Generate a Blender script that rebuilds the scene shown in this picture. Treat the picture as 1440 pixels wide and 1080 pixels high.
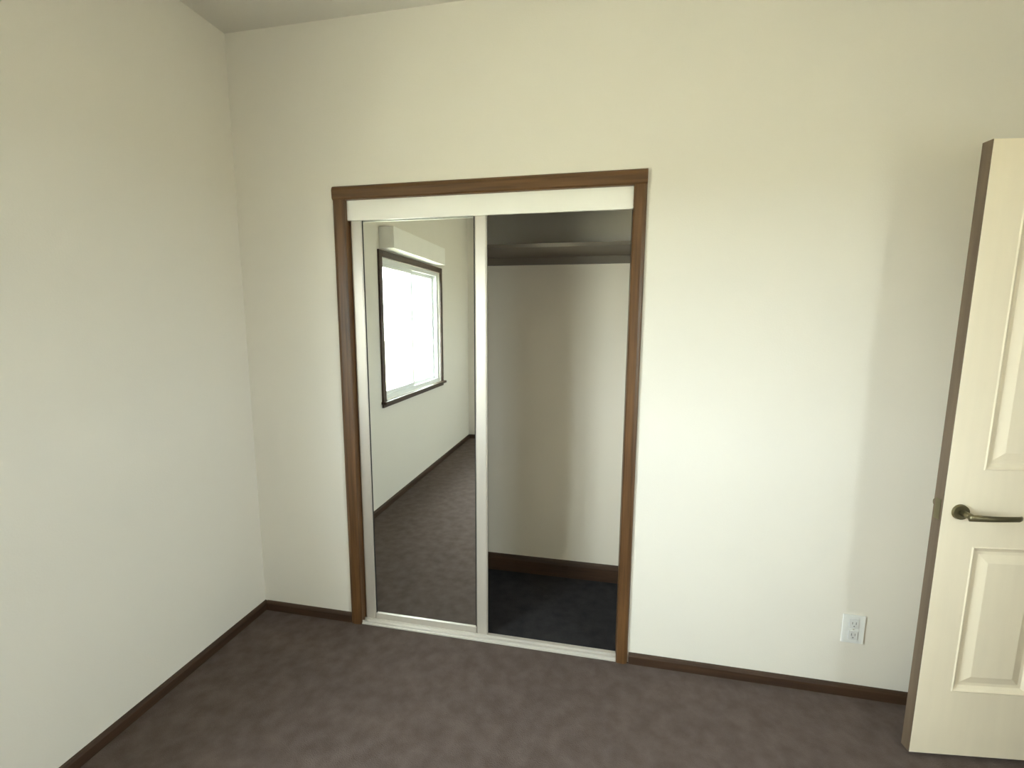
import bpy, bmesh, math
from mathutils import Matrix, Vector

for o in list(bpy.data.objects):
    bpy.data.objects.remove(o)
SC = bpy.context.scene
COL = SC.collection

# ------------------------------------------------------------------ camera
F_PX, PITCH, YAW, ROLL = 648.8, 0.1371, -0.2032, 0.0052
CAM = Vector((1.724, -1.9495, 1.5166))
cp, sp, cy, sy = math.cos(PITCH), math.sin(PITCH), math.cos(YAW), math.sin(YAW)
fw = Vector((sy * cp, cy * cp, -sp)); rt = Vector((cy, -sy, 0)); up = rt.cross(fw)
r = rt * math.cos(ROLL) + up * math.sin(ROLL)
u = -rt * math.sin(ROLL) + up * math.cos(ROLL)
cd = bpy.data.cameras.new('camera')
cd.sensor_width = 36.0
cd.lens = F_PX * 36.0 / 1440.0
cd.clip_start = 0.02
cam = bpy.data.objects.new('camera', cd)
COL.objects.link(cam)
cam.matrix_world = Matrix(((r.x, u.x, -fw.x, CAM.x), (r.y, u.y, -fw.y, CAM.y), (r.z, u.z, -fw.z, CAM.z), (0, 0, 0, 1)))
SC.camera = cam

# ------------------------------------------------------------------ world, sun, exposure
W = bpy.data.worlds.new('sky')
SC.world = W
W.use_nodes = True
bg = W.node_tree.nodes['Background']
bg.inputs['Color'].default_value = (0.87, 0.95, 1.0, 1)
bg.inputs['Strength'].default_value = 9.0
sd = bpy.data.lights.new('sun', 'SUN')
sd.energy = 10.0
sd.color = (1.0, 0.93, 0.82)
sd.angle = math.radians(2)
sun = bpy.data.objects.new('sun', sd)
sun.rotation_euler = (math.radians(12), math.radians(38), 0)   # shines from the far side of the house onto the lawn
COL.objects.link(sun)

def portal(name, loc, rot, sx, sz):
    l = bpy.data.lights.new(name, 'AREA')
    l.shape = 'RECTANGLE'; l.size = sx; l.size_y = sz
    l.cycles.is_portal = True
    o = bpy.data.objects.new(name, l)
    o.location = loc; o.rotation_euler = rot
    COL.objects.link(o)
portal('window_portal', (-0.11, -1.965, 1.435), (0, -math.pi / 2, 0), 1.13, 1.25)
portal('window_portal', (3.71, -1.95, 1.435), (0, math.pi / 2, 0), 1.13, 0.6)  # portal of the added fill window in the right wall

SC.view_settings.view_transform = 'Standard'
SC.view_settings.look = 'None'
SC.view_settings.gamma = 1.0
SC.view_settings.use_curve_mapping = False
SC.view_settings.exposure = 2.03

# ------------------------------------------------------------------ materials
def srgb(*c):
    return tuple(((v / 255) / 12.92 if v / 255 <= 0.04045 else ((v / 255 + 0.055) / 1.055) ** 2.4) for v in c) + (1,)

def mat(name, col, rough=0.6, metal=0.0, spec=0.5, var=0.0, vscale=(8, 8, 8), bump=0.0, bscale=200.0, detail=4.0, col2=None, coord='Object'):
    m = bpy.data.materials.new(name); m.use_nodes = True
    nt = m.node_tree; b = nt.nodes['Principled BSDF']
    b.inputs['Base Color'].default_value = col
    b.inputs['Roughness'].default_value = rough
    b.inputs['Metallic'].default_value = metal
    b.inputs['Specular IOR Level'].default_value = spec
    tc = nt.nodes.new('ShaderNodeTexCoord')
    if var or col2:
        mp = nt.nodes.new('ShaderNodeMapping'); mp.inputs['Scale'].default_value = vscale
        nt.links.new(tc.outputs[coord], mp.inputs['Vector'])
        n = nt.nodes.new('ShaderNodeTexNoise'); n.inputs['Scale'].default_value = 1.0; n.inputs['Detail'].default_value = detail
        nt.links.new(mp.outputs[0], n.inputs['Vector'])
        cr = nt.nodes.new('ShaderNodeValToRGB')
        cr.color_ramp.elements[0].position = 0.32; cr.color_ramp.elements[1].position = 0.68
        c2 = col2 or tuple(min(1, v * (1 + var)) for v in col[:3]) + (1,)
        c1 = col if col2 else tuple(v * (1 - var) for v in col[:3]) + (1,)
        cr.color_ramp.elements[0].color = c1; cr.color_ramp.elements[1].color = c2
        nt.links.new(n.outputs['Fac'], cr.inputs[0]); nt.links.new(cr.outputs[0], b.inputs['Base Color'])
    if bump:
        n2 = nt.nodes.new('ShaderNodeTexNoise'); n2.inputs['Scale'].default_value = bscale; n2.inputs['Detail'].default_value = 3
        nt.links.new(tc.outputs[coord], n2.inputs['Vector'])
        bp = nt.nodes.new('ShaderNodeBump'); bp.inputs['Strength'].default_value = bump; bp.inputs['Distance'].default_value = 0.004
        nt.links.new(n2.outputs['Fac'], bp.inputs['Height']); nt.links.new(bp.outputs[0], b.inputs['Normal'])
    return m

M = {}
M['wall'] = mat('wall_paint', srgb(235, 229, 219), 0.75, spec=0.3, var=0.012, vscale=(1.5, 1.5, 1.5), bump=0.12, bscale=160)
M['ceil'] = mat('ceiling_paint', srgb(226, 221, 212), 0.85, spec=0.2, bump=0.2, bscale=90)
M['closet_wall'] = mat('closet_paint', srgb(238, 229, 215), 0.75, spec=0.3, bump=0.12, bscale=160)
M['carpet'] = mat('carpet', srgb(94, 82, 77), 0.95, spec=0.1, vscale=(16, 16, 16), detail=10, col2=srgb(110, 97, 92), bump=1.0, bscale=260)
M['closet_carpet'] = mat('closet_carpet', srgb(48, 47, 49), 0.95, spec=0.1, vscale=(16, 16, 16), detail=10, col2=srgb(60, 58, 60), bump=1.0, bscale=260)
M['wood'] = mat('stained_wood', srgb(78, 52, 28), 0.4, spec=0.5, vscale=(3, 60, 60), detail=5, col2=srgb(114, 80, 48))
M['wood_v'] = mat('stained_wood_upright', srgb(78, 52, 28), 0.4, spec=0.5, vscale=(60, 60, 3), detail=5, col2=srgb(114, 80, 48))
M['wood_d'] = mat('dark_skirting_wood', srgb(56, 38, 26), 0.5, vscale=(3, 3, 50), detail=4, col2=srgb(74, 52, 36))
M['edge'] = mat('door_edge_brown', srgb(98, 82, 66), 0.5, vscale=(50, 50, 3), col2=srgb(116, 98, 80))
M['white'] = mat('white_enamel', srgb(251, 248, 242), 0.35, var=0.01)
M['alu'] = mat('pale_aluminium', srgb(206, 198, 188), 0.38, metal=0.35, var=0.02, vscale=(40, 40, 2))
M['track'] = mat('track_aluminium', srgb(222, 216, 208), 0.3, metal=0.3, var=0.03, vscale=(4, 60, 60))
M['door'] = mat('cream_door_paint', srgb(253, 240, 216), 0.45, var=0.015, vscale=(30, 30, 3))
M['nickel'] = mat('aged_nickel', srgb(128, 120, 94), 0.38, metal=0.9, var=0.05)
M['dark'] = mat('dark_slot', srgb(40, 38, 36), 0.6, var=0.02)
M['slot'] = mat('socket_slot', srgb(110, 110, 112), 0.6, var=0.02)
M['outlet'] = mat('outlet_plastic', srgb(238, 238, 236), 0.35, var=0.005)
M['outlet_in'] = mat('outlet_insert_plastic', srgb(222, 222, 222), 0.4, var=0.005)
M['vinyl'] = mat('window_vinyl', srgb(232, 234, 232), 0.4, var=0.01)
M['shelf'] = mat('shelf_board', srgb(122, 112, 100), 0.5, var=0.02)
M['rubber'] = mat('black_gasket', srgb(34, 33, 31), 0.6, var=0.02)
M['lawn'] = mat('lawn', srgb(150, 144, 124), 0.95, spec=0.1, vscale=(3, 3, 3), detail=6, col2=srgb(168, 162, 140), bump=0.6, bscale=60)
M['fence'] = mat('fence_timber', srgb(196, 190, 176), 0.7, vscale=(20, 20, 2), col2=srgb(214, 208, 196))
m = bpy.data.materials.new('silver_mirror'); m.use_nodes = True
b = m.node_tree.nodes['Principled BSDF']
b.inputs['Base Color'].default_value = (0.86, 0.89, 0.87, 1); b.inputs['Metallic'].default_value = 1; b.inputs['Roughness'].default_value = 0.012
M['mirror'] = m
m = bpy.data.materials.new('window_glass'); m.use_nodes = True
nt = m.node_tree; nt.nodes.clear()
out = nt.nodes.new('ShaderNodeOutputMaterial'); mx = nt.nodes.new('ShaderNodeMixShader'); lw = nt.nodes.new('ShaderNodeLayerWeight'); fr = nt.nodes.new('ShaderNodeMath'); fr.operation = 'POWER'; fr.inputs[1].default_value = 4.0; lw.inputs['Blend'].default_value = 0.5; nt.links.new(lw.outputs['Facing'], fr.inputs[0])
tr = nt.nodes.new('ShaderNodeBsdfTransparent'); gl = nt.nodes.new('ShaderNodeBsdfGlossy'); gl.inputs['Roughness'].default_value = 0.02
tr.inputs['Color'].default_value = (0.95, 0.98, 0.96, 1)
nt.links.new(fr.outputs[0], mx.inputs[0]); nt.links.new(tr.outputs[0], mx.inputs[1]); nt.links.new(gl.outputs[0], mx.inputs[2]); nt.links.new(mx.outputs[0], out.inputs['Surface'])
M['glass'] = m

# ------------------------------------------------------------------ helpers
def bx(bm, x0, x1, y0, y1, z0, z1, bev=0.0):
    g = bmesh.ops.create_cube(bm, size=1.0)
    vs = g['verts']
    for v in vs:
        v.co = Vector(((x0 + x1) / 2 + v.co.x * (x1 - x0), (y0 + y1) / 2 + v.co.y * (y1 - y0), (z0 + z1) / 2 + v.co.z * (z1 - z0)))
    if bev:
        es = {e for v in vs for e in v.link_edges}
        bmesh.ops.bevel(bm, geom=list(es), offset=bev, segments=2, affect='EDGES', profile=0.7)

def cyl(bm, p0, p1, r0, r1=None, seg=24):
    p0, p1 = Vector(p0), Vector(p1); d = p1 - p0
    mtx = Matrix.Translation((p0 + p1) / 2) @ d.to_track_quat('Z', 'Y').to_matrix().to_4x4()
    bmesh.ops.create_cone(bm, cap_ends=True, segments=seg, radius1=r0, radius2=r0 if r1 is None else r1, depth=d.length, matrix=mtx)

def extrude_profile(bm, prof, p0, p1, side, upv):
    """sweep closed 2-D profile (a along side, b along upv) from p0 to p1"""
    p0, p1, side, upv = map(Vector, (p0, p1, side, upv))
    A = [bm.verts.new(p0 + side * a + upv * c) for a, c in prof]
    B = [bm.verts.new(p1 + side * a + upv * c) for a, c in prof]
    n = len(prof)
    for i in range(n):
        bm.faces.new((A[i], A[(i + 1) % n], B[(i + 1) % n], B[i]))
    bm.faces.new(A[::-1]); bm.faces.new(B)

def obj(name, bm, m, parent=None, smooth=False):
    bmesh.ops.recalc_face_normals(bm, faces=bm.faces)
    me = bpy.data.meshes.new(name); bm.to_mesh(me); bm.free()
    me.materials.append(M[m])
    if smooth:
        for p in me.polygons: p.use_smooth = True
    o = bpy.data.objects.new(name, me); COL.objects.link(o)
    if parent is not None: o.parent = parent
    return o

def box(name, m, dims, parent=None, bev=0.0):
    bm = bmesh.new(); bx(bm, *dims, bev=bev); return obj(name, bm, m, parent)

def boxes(name, m, lst, parent=None, bev=0.0):
    bm = bmesh.new()
    for d in lst: bx(bm, *d, bev=bev)
    return obj(name, bm, m, parent)

def empty(name, loc, rz=0.0):
    o = bpy.data.objects.new(name, None); o.location = loc; o.rotation_euler = (0, 0, rz); COL.objects.link(o); return o

def tag(o, label=None, cat=None, group=None, kind=None):
    if label: o['label'] = label
    if cat: o['category'] = cat
    if group: o['group'] = group
    if kind: o['kind'] = kind
    return o

# ------------------------------------------------------------------ room shell
H = 2.78            # ceiling
RX = 3.60           # right wall
FY = -3.60          # wall behind the camera
T = 0.11
OX0, OX1, OZ = 0.562, 1.806, 2.042       # closet opening
CY = 0.64                               # closet back wall
CX0, CX1 = 0.25, 1.90                   # closet inside
WY0, WY1, WZ0, WZ1 = -2.595, -1.335, 0.875, 1.995  # window hole in the left wall
DY0, DY1, DZ = -0.965, -0.175, 2.06     # door hole in the right wall
GY0, GY1 = -2.25, -1.65                 # hole for the added fill window in the right wall, outside the frame

tag(box('floor', 'carpet', (-T, RX + T, FY - T, 0.05, -0.12, 0)), 'mottled grey brown carpet over the bedroom floor', 'carpet', kind='structure')
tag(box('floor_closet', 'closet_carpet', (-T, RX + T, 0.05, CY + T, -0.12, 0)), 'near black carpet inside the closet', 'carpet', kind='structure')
tag(box('ceiling', 'ceil', (-T, RX + T, FY - T, CY + T, H, H + 0.12)), 'off white ceiling along the top of the picture', 'ceiling', kind='structure')
tag(boxes('wall_back', 'wall', [(-T, OX0 - 0.02, 0, T, 0, H), (OX1 + 0.02, RX + T, 0, T, 0, H), (OX0 - 0.02, OX1 + 0.02, 0, T, OZ + 0.02, H)]),
    'cream back wall around the closet opening', 'wall', kind='structure')
tag(boxes('wall_left', 'wall', [(-T, 0, WY1, 0, 0, H), (-T, 0, FY, WY0, 0, H), (-T, 0, WY0, WY1, 0, WZ0), (-T, 0, WY0, WY1, WZ1, H)]),
    'beige left wall, its window seen only in the mirror', 'wall', kind='structure')
tag(boxes('wall_right', 'wall', [(RX, RX + T, DY1, 0, 0, H), (RX, RX + T, GY1, DY0, 0, H), (RX, RX + T, FY, GY0, 0, H), (RX, RX + T, GY0, GY1, 0, WZ0), (RX, RX + T, GY0, GY1, WZ1, H), (RX, RX + T, DY0, DY1, DZ, H)]),
    'cream right wall hidden behind the open door', 'wall', kind='structure')
tag(boxes('wall_front', 'wall', [(-T, RX + T, FY - T, FY, 0, H)]),
    'cream wall behind the camera', 'wall', kind='structure')
tag(boxes('wall_closet', 'closet_wall', [(CX0 - T, CX1 + T, CY, CY + T, 0, H), (CX0 - T, CX0, T, CY, 0, H), (CX1, CX1 + T, T, CY, 0, H)]),
    'shaded cream plaster walls inside the closet', 'wall', kind='structure')
# hall beyond the door hole in the right wall, closed off
tag(boxes('wall_hall', 'wall', [(RX + T, RX + 1.3, -0.02, 0.08, 0, H), (RX + T, RX + 1.3, -1.3, -1.2, 0, H), (RX + 1.2, RX + 1.3, -1.2, -0.02, 0, H), (RX + T, RX + 1.3, -1.3, 0.08, H, H + .12)]),
    'cream walls of the hall past the bedroom door', 'wall', kind='structure')
tag(box('floor_hall', 'carpet', (RX + T, RX + 1.3, -1.3, 0.08, -0.12, 0)), 'brown carpet of the hall past the bedroom door', 'carpet', kind='structure')

# ------------------------------------------------------------------ skirting
SK = [(0, 0), (0.012, 0), (0.012, 0.036), (0.008, 0.046), (0.003, 0.05), (0, 0.05)]
def skirting(name, p0, p1, side, label, k=1.0):
    bm = bmesh.new(); extrude_profile(bm, [(a, c * k) for a, c in SK], p0, p1, side, (0, 0, 1))
    tag(obj(name, bm, 'wood_d'), label, 'baseboard', kind='structure')
skirting('baseboard_left', (0, FY, 0), (0, 0, 0), (1, 0, 0), 'low dark brown wooden skirting along the left wall')
skirting('baseboard_back', (0.012, 0, 0), (OX0 - 0.058, 0, 0), (0, -1, 0), 'short dark skirting between the room corner and the closet frame')
skirting('baseboard_back_right', (OX1 + 0.055, 0, 0), (RX, 0, 0), (0, -1, 0), 'low dark skirting from the closet frame towards the open door')
skirting('baseboard_closet', (CX0, CY, 0), (CX1, CY, 0), (0, -1, 0), 'taller dark skirting at the foot of the closet back wall', 2.1)
skirting('baseboard_right', (RX, FY, 0), (RX, DY0 - 0.06, 0), (-1, 0, 0), 'low dark skirting of the right wall')
skirting('baseboard_front', (0.012, FY, 0), (RX - 0.012, FY, 0), (0, 1, 0), 'low dark skirting of the wall behind the camera')

# ------------------------------------------------------------------ closet casing (stained wood)
CAS = [(0, 0), (0, -0.010), (0.006, -0.016), (0.040, -0.018), (0.052, -0.014), (0.058, -0.008), (0.058, 0)]
cas = tag(empty('trim_1', ((OX0 + OX1) / 2, 0, 0)), 'brown stained wood frame around the closet opening', 'door frame', kind='structure')
def rel(o, root):
    o.parent = root; o.matrix_parent_inverse = Matrix.Translation(-Vector(root.location)); return o
bm = bmesh.new(); extrude_profile(bm, CAS, (OX0, 0, 0), (OX0, 0, OZ), (-1, 0, 0), (0, 1, 0)); rel(obj('side_casing', bm, 'wood_v'), cas)
bm = bmesh.new(); extrude_profile(bm, [(a * 0.862, c) for a, c in CAS], (OX1, 0, 0), (OX1, 0, OZ), (1, 0, 0), (0, 1, 0)); rel(obj('side_casing', bm, 'wood_v'), cas)
bm = bmesh.new(); extrude_profile(bm, CAS, (OX0 - 0.058, 0, OZ), (OX1 + 0.050, 0, OZ), (0, 0, 1), (0, 1, 0)); rel(obj('head_casing', bm, 'wood'), cas)
rel(box('side_jamb', 'wood_v', (OX0 - 0.02, OX0, 0, T, 0, OZ)), cas)
rel(box('side_jamb', 'wood_v', (OX1, OX1 + 0.02, 0, T, 0, OZ)), cas)
rel(box('head_jamb', 'wood', (OX0 - 0.02, OX1 + 0.02, 0, T, OZ, OZ + 0.02)), cas)

# ------------------------------------------------------------------ tracks
t = tag(empty('head_track', ((OX0 + OX1) / 2, 0.05, OZ)), 'white sliding door track cover under the closet frame head', 'track')
rel(boxes('fascia', 'white', [(OX0, OX1, 0.008, 0.020, OZ - 0.086, OZ)], bev=0.001), t)
rel(boxes('rail', 'track', [(OX0, OX1, 0.020, 0.104, OZ - 0.012, OZ), (OX0, OX1, 0.060, 0.064, OZ - 0.05, OZ - 0.012), (OX0, OX1, 0.100, 0.104, OZ - 0.05, OZ - 0.012)]), t)
t = tag(empty('floor_track', ((OX0 + OX1) / 2, 0.05, 0)), 'pale metal sliding door track on the carpet across the closet', 'track')
rel(boxes('track_plate', 'track', [(OX0, OX1, -0.012, 0.050, 0.0, 0.007)], bev=0.002), t)
for yy in (-0.006, 0.018):
    rel(box('track_ridge', 'track', (OX0, OX1, yy, yy + 0.004, 0.007, 0.017)), t)

# ------------------------------------------------------------------ sliding mirror doors
def mirror_door(x0, x1, y0, label, grp):
    d = 0.024; z0, z1 = 0.014, OZ - 0.03; s = 0.056
    root = tag(empty('mirrored_wardrobe_door', ((x0 + x1) / 2, y0 + d / 2, 0)), label, 'mirror door', grp)
    SP = [(0, 0), (s, 0), (s, -0.004), (s - 0.006, -0.010), (0.006, -0.013), (0, -0.008)]
    for xa, sg in ((x0, 1), (x1, -1)):
        bm = bmesh.new(); extrude_profile(bm, [(a, c + 0.012) for a, c in SP] , (xa, y0, z0), (xa, y0, z1), (sg, 0, 0), (0, 1, 0))
        rel(obj('stile', bm, 'alu'), root)
    rel(box('bottom_rail', 'alu', (x0 + s, x1 - s, y0, y0 + d, z0, z0 + 0.03), bev=0.002), root)
    rel(box('top_rail', 'alu', (x0 + s, x1 - s, y0, y0 + d, z1 - 0.04, z1), bev=0.002), root)
    rel(box('backing_board', 'dark', (x0 + 0.002, x1 - 0.002, y0 + 0.0125, y0 + d, z0 + 0.002, z1 - 0.002)), root)
    rel(box('mirror_glass', 'mirror', (x0 + s - 0.002, x1 - s + 0.002, y0 + 0.0075, y0 + 0.0118, z0 + 0.028, z1 - 0.038)), root)
    rel(boxes('gasket', 'rubber', [(x0 + s, x0 + s + 0.003, y0 + 0.005, y0 + 0.0075, z0 + 0.03, z1 - 0.04), (x1 - s - 0.003, x1 - s, y0 + 0.005, y0 + 0.0075, z0 + 0.03, z1 - 0.04)]), root)
mirror_door(OX0 + 0.002, 1.203, 0.025, 'full height mirror sliding door with pale frame closing the left closet half', 'sliding mirror doors')
mirror_door(OX0 + 0.004, 1.175, 0.068, 'second mirror sliding door stacked behind the front one', 'sliding mirror doors')

# ------------------------------------------------------------------ closet shelf
s = tag(empty('closet_shelf', (1.2, CY - 0.2, 1.86)), 'plain shelf board high in the dark closet', 'shelf')
rel(box('shelf_board', 'shelf', (CX0, CX1, CY - 0.36, CY, 1.86, 1.878), bev=0.001), s)
rel(box('cleat', 'shelf', (CX0, CX1, CY - 0.02, CY, 1.82, 1.86)), s)

# ------------------------------------------------------------------ open bedroom door
DW, DH, DT = 0.76, 2.04, 0.036
ang = math.atan2(0.045, 0.367)
dr = tag(empty('door_1', (2.814, -0.254, 0.012), ang), 'cream panelled bedroom door standing open at the right edge', 'door', kind='structure')
zs = [0.245, 0.775, 1.035, 1.905]          # panel bounds
xs = [0.108, 0.355, 0.405, 0.652]
fr_ = []
fr_ += [(0.0022, xs[0], 0, DT, 0, DH), (xs[3], DW, 0, DT, 0, DH), (xs[1], xs[2], 0, DT, 0, DH)]
for xa, xb in ((xs[0], xs[1]), (xs[2], xs[3])):
    fr_ += [(xa, xb, 0, DT, 0, zs[0]), (xa, xb, 0, DT, zs[1], zs[2]), (xa, xb, 0, DT, zs[3], DH)]
boxes('door_frame', 'door', fr_, dr)
def door_panel(xa, xb, za, zb):
    bm = bmesh.new()
    for sgn, yb in ((1, 0.0), (-1, DT)):
        rings = []
        for ins, dep in ((0, 0.0), (0.004, -0.002), (0.010, 0.004), (0.020, 0.010), (0.030, 0.010), (0.058, 0.002), (0.062, 0.002)):
            y = yb + sgn * dep
            rings.append([bm.verts.new((x, y, z)) for x, z in ((xa + ins, za + ins), (xb - ins, za + ins), (xb - ins, zb - ins), (xa + ins, zb - ins))])
        for a, c in zip(rings, rings[1:]):
            for i in range(4):
                bm.faces.new((a[i], a[(i + 1) % 4], c[(i + 1) % 4], c[i]))
        bm.faces.new(rings[-1])
    return obj('door_panel', bm, 'door', dr)
for xa, xb in ((xs[0], xs[1]), (xs[2], xs[3])):
    door_panel(xa, xb, zs[0], zs[1]); door_panel(xa, xb, zs[2], zs[3])
tag(box('door_edge', 'edge', (0, 0.0022, 0.001, DT - 0.001, 0, DH), dr), 'brown edge strip of the cream door')  # thin brown strip, darker than the door faces
box('latch_plate', 'nickel', (-0.0012, 0.0, 0.007, DT - 0.007, 0.86, 0.93), dr, bev=0.0004)
# lever handle on the room face
def lever(sgn, y0):
    z = 0.893; x = 0.055
    bm = bmesh.new()
    cyl(bm, (x, y0, z), (x, y0 - sgn * 0.008, z), 0.026, 0.024, 32)
    h = obj('door_handle', bm, 'nickel', dr)
    bm = bmesh.new()
    cyl(bm, (x, y0 - sgn * 0.006, z), (x, y0 - sgn * 0.052, z), 0.010, 0.0095, 20)
    pts = [(x - 0.012, 0.050, 0.011), (x + 0.01, 0.052, 0.0105), (x + 0.05, 0.054, 0.0095), (x + 0.09, 0.052, 0.009), (x + 0.135, 0.048, 0.0088), (x + 0.147, 0.042, 0.008)]
    rings = []
    for px, py, rr_ in pts:
        ring = []
        for k in range(14):
            a = 2 * math.pi * k / 14
            ring.append(bm.verts.new((px, y0 - sgn * (py + 0.6 * rr_ * math.cos(a)), z + rr_ * math.sin(a))))
        rings.append(ring)
    for a, c in zip(rings, rings[1:]):
        for i in range(14):
            bm.faces.new((a[i], a[(i + 1) % 14], c[(i + 1) % 14], c[i]))
    bm.faces.new(rings[0]); bm.faces.new(rings[-1][::-1])
    obj('lever', bm, 'nickel', h, smooth=True)
lever(1, 0.0); lever(-1, DT)
for z in (0.25, 1.02, 1.80):
    bm = bmesh.new(); cyl(bm, (DW + 0.008, 0.006, z - 0.05), (DW + 0.008, 0.006, z + 0.05), 0.007, seg=16); obj('hinge', bm, 'nickel', dr)
# casing of its doorway in the right wall
dc = tag(empty('trim_2', (RX, (DY0 + DY1) / 2, 0)), 'brown stained wood frame of the bedroom doorway', 'door frame', kind='structure')
for yy, sg in ((DY0, -1), (DY1, 1)):
    bm = bmesh.new(); extrude_profile(bm, CAS, (RX, yy, 0), (RX, yy, DZ), (0, sg, 0), (1, 0, 0)); rel(obj('side_casing', bm, 'wood_v'), dc)
bm = bmesh.new(); extrude_profile(bm, CAS, (RX, DY0 - 0.058, DZ), (RX, DY1 + 0.058, DZ), (0, 0, 1), (1, 0, 0)); rel(obj('head_casing', bm, 'wood'), dc)

# ------------------------------------------------------------------ wall outlet
o = tag(empty('wall_outlet', (2.728, 0, 0.295)), 'white double socket plate low on the wall left of the open door', 'outlet')
box('cover_plate', 'outlet', (-0.040, 0.040, -0.006, 0, -0.060, 0.060), o, bev=0.002)
for dz in (-0.0245, 0.0245):
    k = box('socket', 'outlet_in', (-0.0165, 0.0165, -0.0085, -0.006, dz - 0.019, dz + 0.019), o, bev=0.001)
    boxes('slot', 'slot', [(-0.0075, -0.0055, -0.0088, -0.0084, dz - 0.002, dz + 0.008), (0.0055, 0.0075, -0.0088, -0.0084, dz - 0.002, dz + 0.008), (-0.002, 0.002, -0.0088, -0.0084, dz - 0.012, dz - 0.008)], k)
bm = bmesh.new(); cyl(bm, (0, -0.006, 0), (0, -0.0075, 0), 0.003, seg=12); obj('screw', bm, 'alu', o)

# ------------------------------------------------------------------ windows
def window(name, root_loc, rz, w, z0, z1, label):
    """local x along the wall, local +y into the room, hole from -w/2..w/2"""
    root = tag(empty(name, root_loc, rz), label, 'window', kind='structure')
    h = w / 2; c = 0.05
    # casing
    box('window_casing', 'wood_d', (-h - c, -h, 0, 0.016, z0 - c, z1 + c), root, bev=0.003)
    box('window_casing', 'wood_d', (h, h + c, 0, 0.016, z0 - c, z1 + c), root, bev=0.003)
    box('window_casing', 'wood_d', (-h, h, 0, 0.016, z1, z1 + c), root, bev=0.003)
    box('window_sill', 'wood_d', (-h - c - .01, h + c + .01, 0, 0.045, z0 - 0.022, z0), root, bev=0.003)
    box('window_apron', 'wood_d', (-h - c + .006, h + c - .006, 0, 0.013, z0 - c, z0 - 0.022), root)
    f = 0.035
    boxes('window_frame', 'vinyl', [(-h, -h + f, -0.10, -0.02, z0, z1), (h - f, h, -0.10, -0.02, z0, z1), (-h + f, h - f, -0.10, -0.02, z0, z0 + f), (-h + f, h - f, -0.10, -0.02, z1 - f, z1)], root)
    for k, (xa, xb, y) in enumerate(((-h + f, 0.02, -0.055), (-0.02, h - f, -0.085))):
        g = 0.03
        sash = boxes('sash', 'vinyl', [(xa, xa + g, y, y + .024, z0 + f, z1 - f), (xb - g, xb, y, y + .024, z0 + f, z1 - f), (xa + g, xb - g, y, y + .024, z0 + f, z0 + f + g), (xa + g, xb - g, y, y + .024, z1 - f - g, z1 - f)], root)
        box('pane', 'glass', (xa + g, xb - g, y + .010, y + .014, z0 + f + g, z1 - f - g), sash)
    box('latch', 'nickel', (-0.012, 0.006, -0.031, -0.016, (z0 + z1) / 2 - .03, (z0 + z1) / 2 + .03), root, bev=.002)
window('window_1', (0, (WY0 + WY1) / 2, 0), -math.pi / 2, WY1 - WY0, WZ0, WZ1, 'dark framed bright window of the left wall reflected in the mirror')
window('window_added_fill', (RX, (GY0 + GY1) / 2, 0), math.pi / 2, GY1 - GY0, WZ0, WZ1, 'added unseen dark framed window in the right wall, lights the left wall')  # unseen window, added to brighten the left wall
# white pelmet box above the reflected window
p = tag(empty('window_pelmet', (0, (WY0 + WY1) / 2, WZ1 + 0.16)), 'white pelmet box above the window reflected in the mirror', 'pelmet')
rel(box('pelmet_box', 'white', (0.0, 0.12, WY0 + 0.14, WY1 + 0.01, WZ1 + 0.06, WZ1 + 0.22), bev=0.004), p)

# ------------------------------------------------------------------ outside
tag(box('ground_outside', 'lawn', (-40, 40, -40, 40, -0.7, -0.5)), 'dry pale lawn outside the windows', 'lawn', kind='structure')
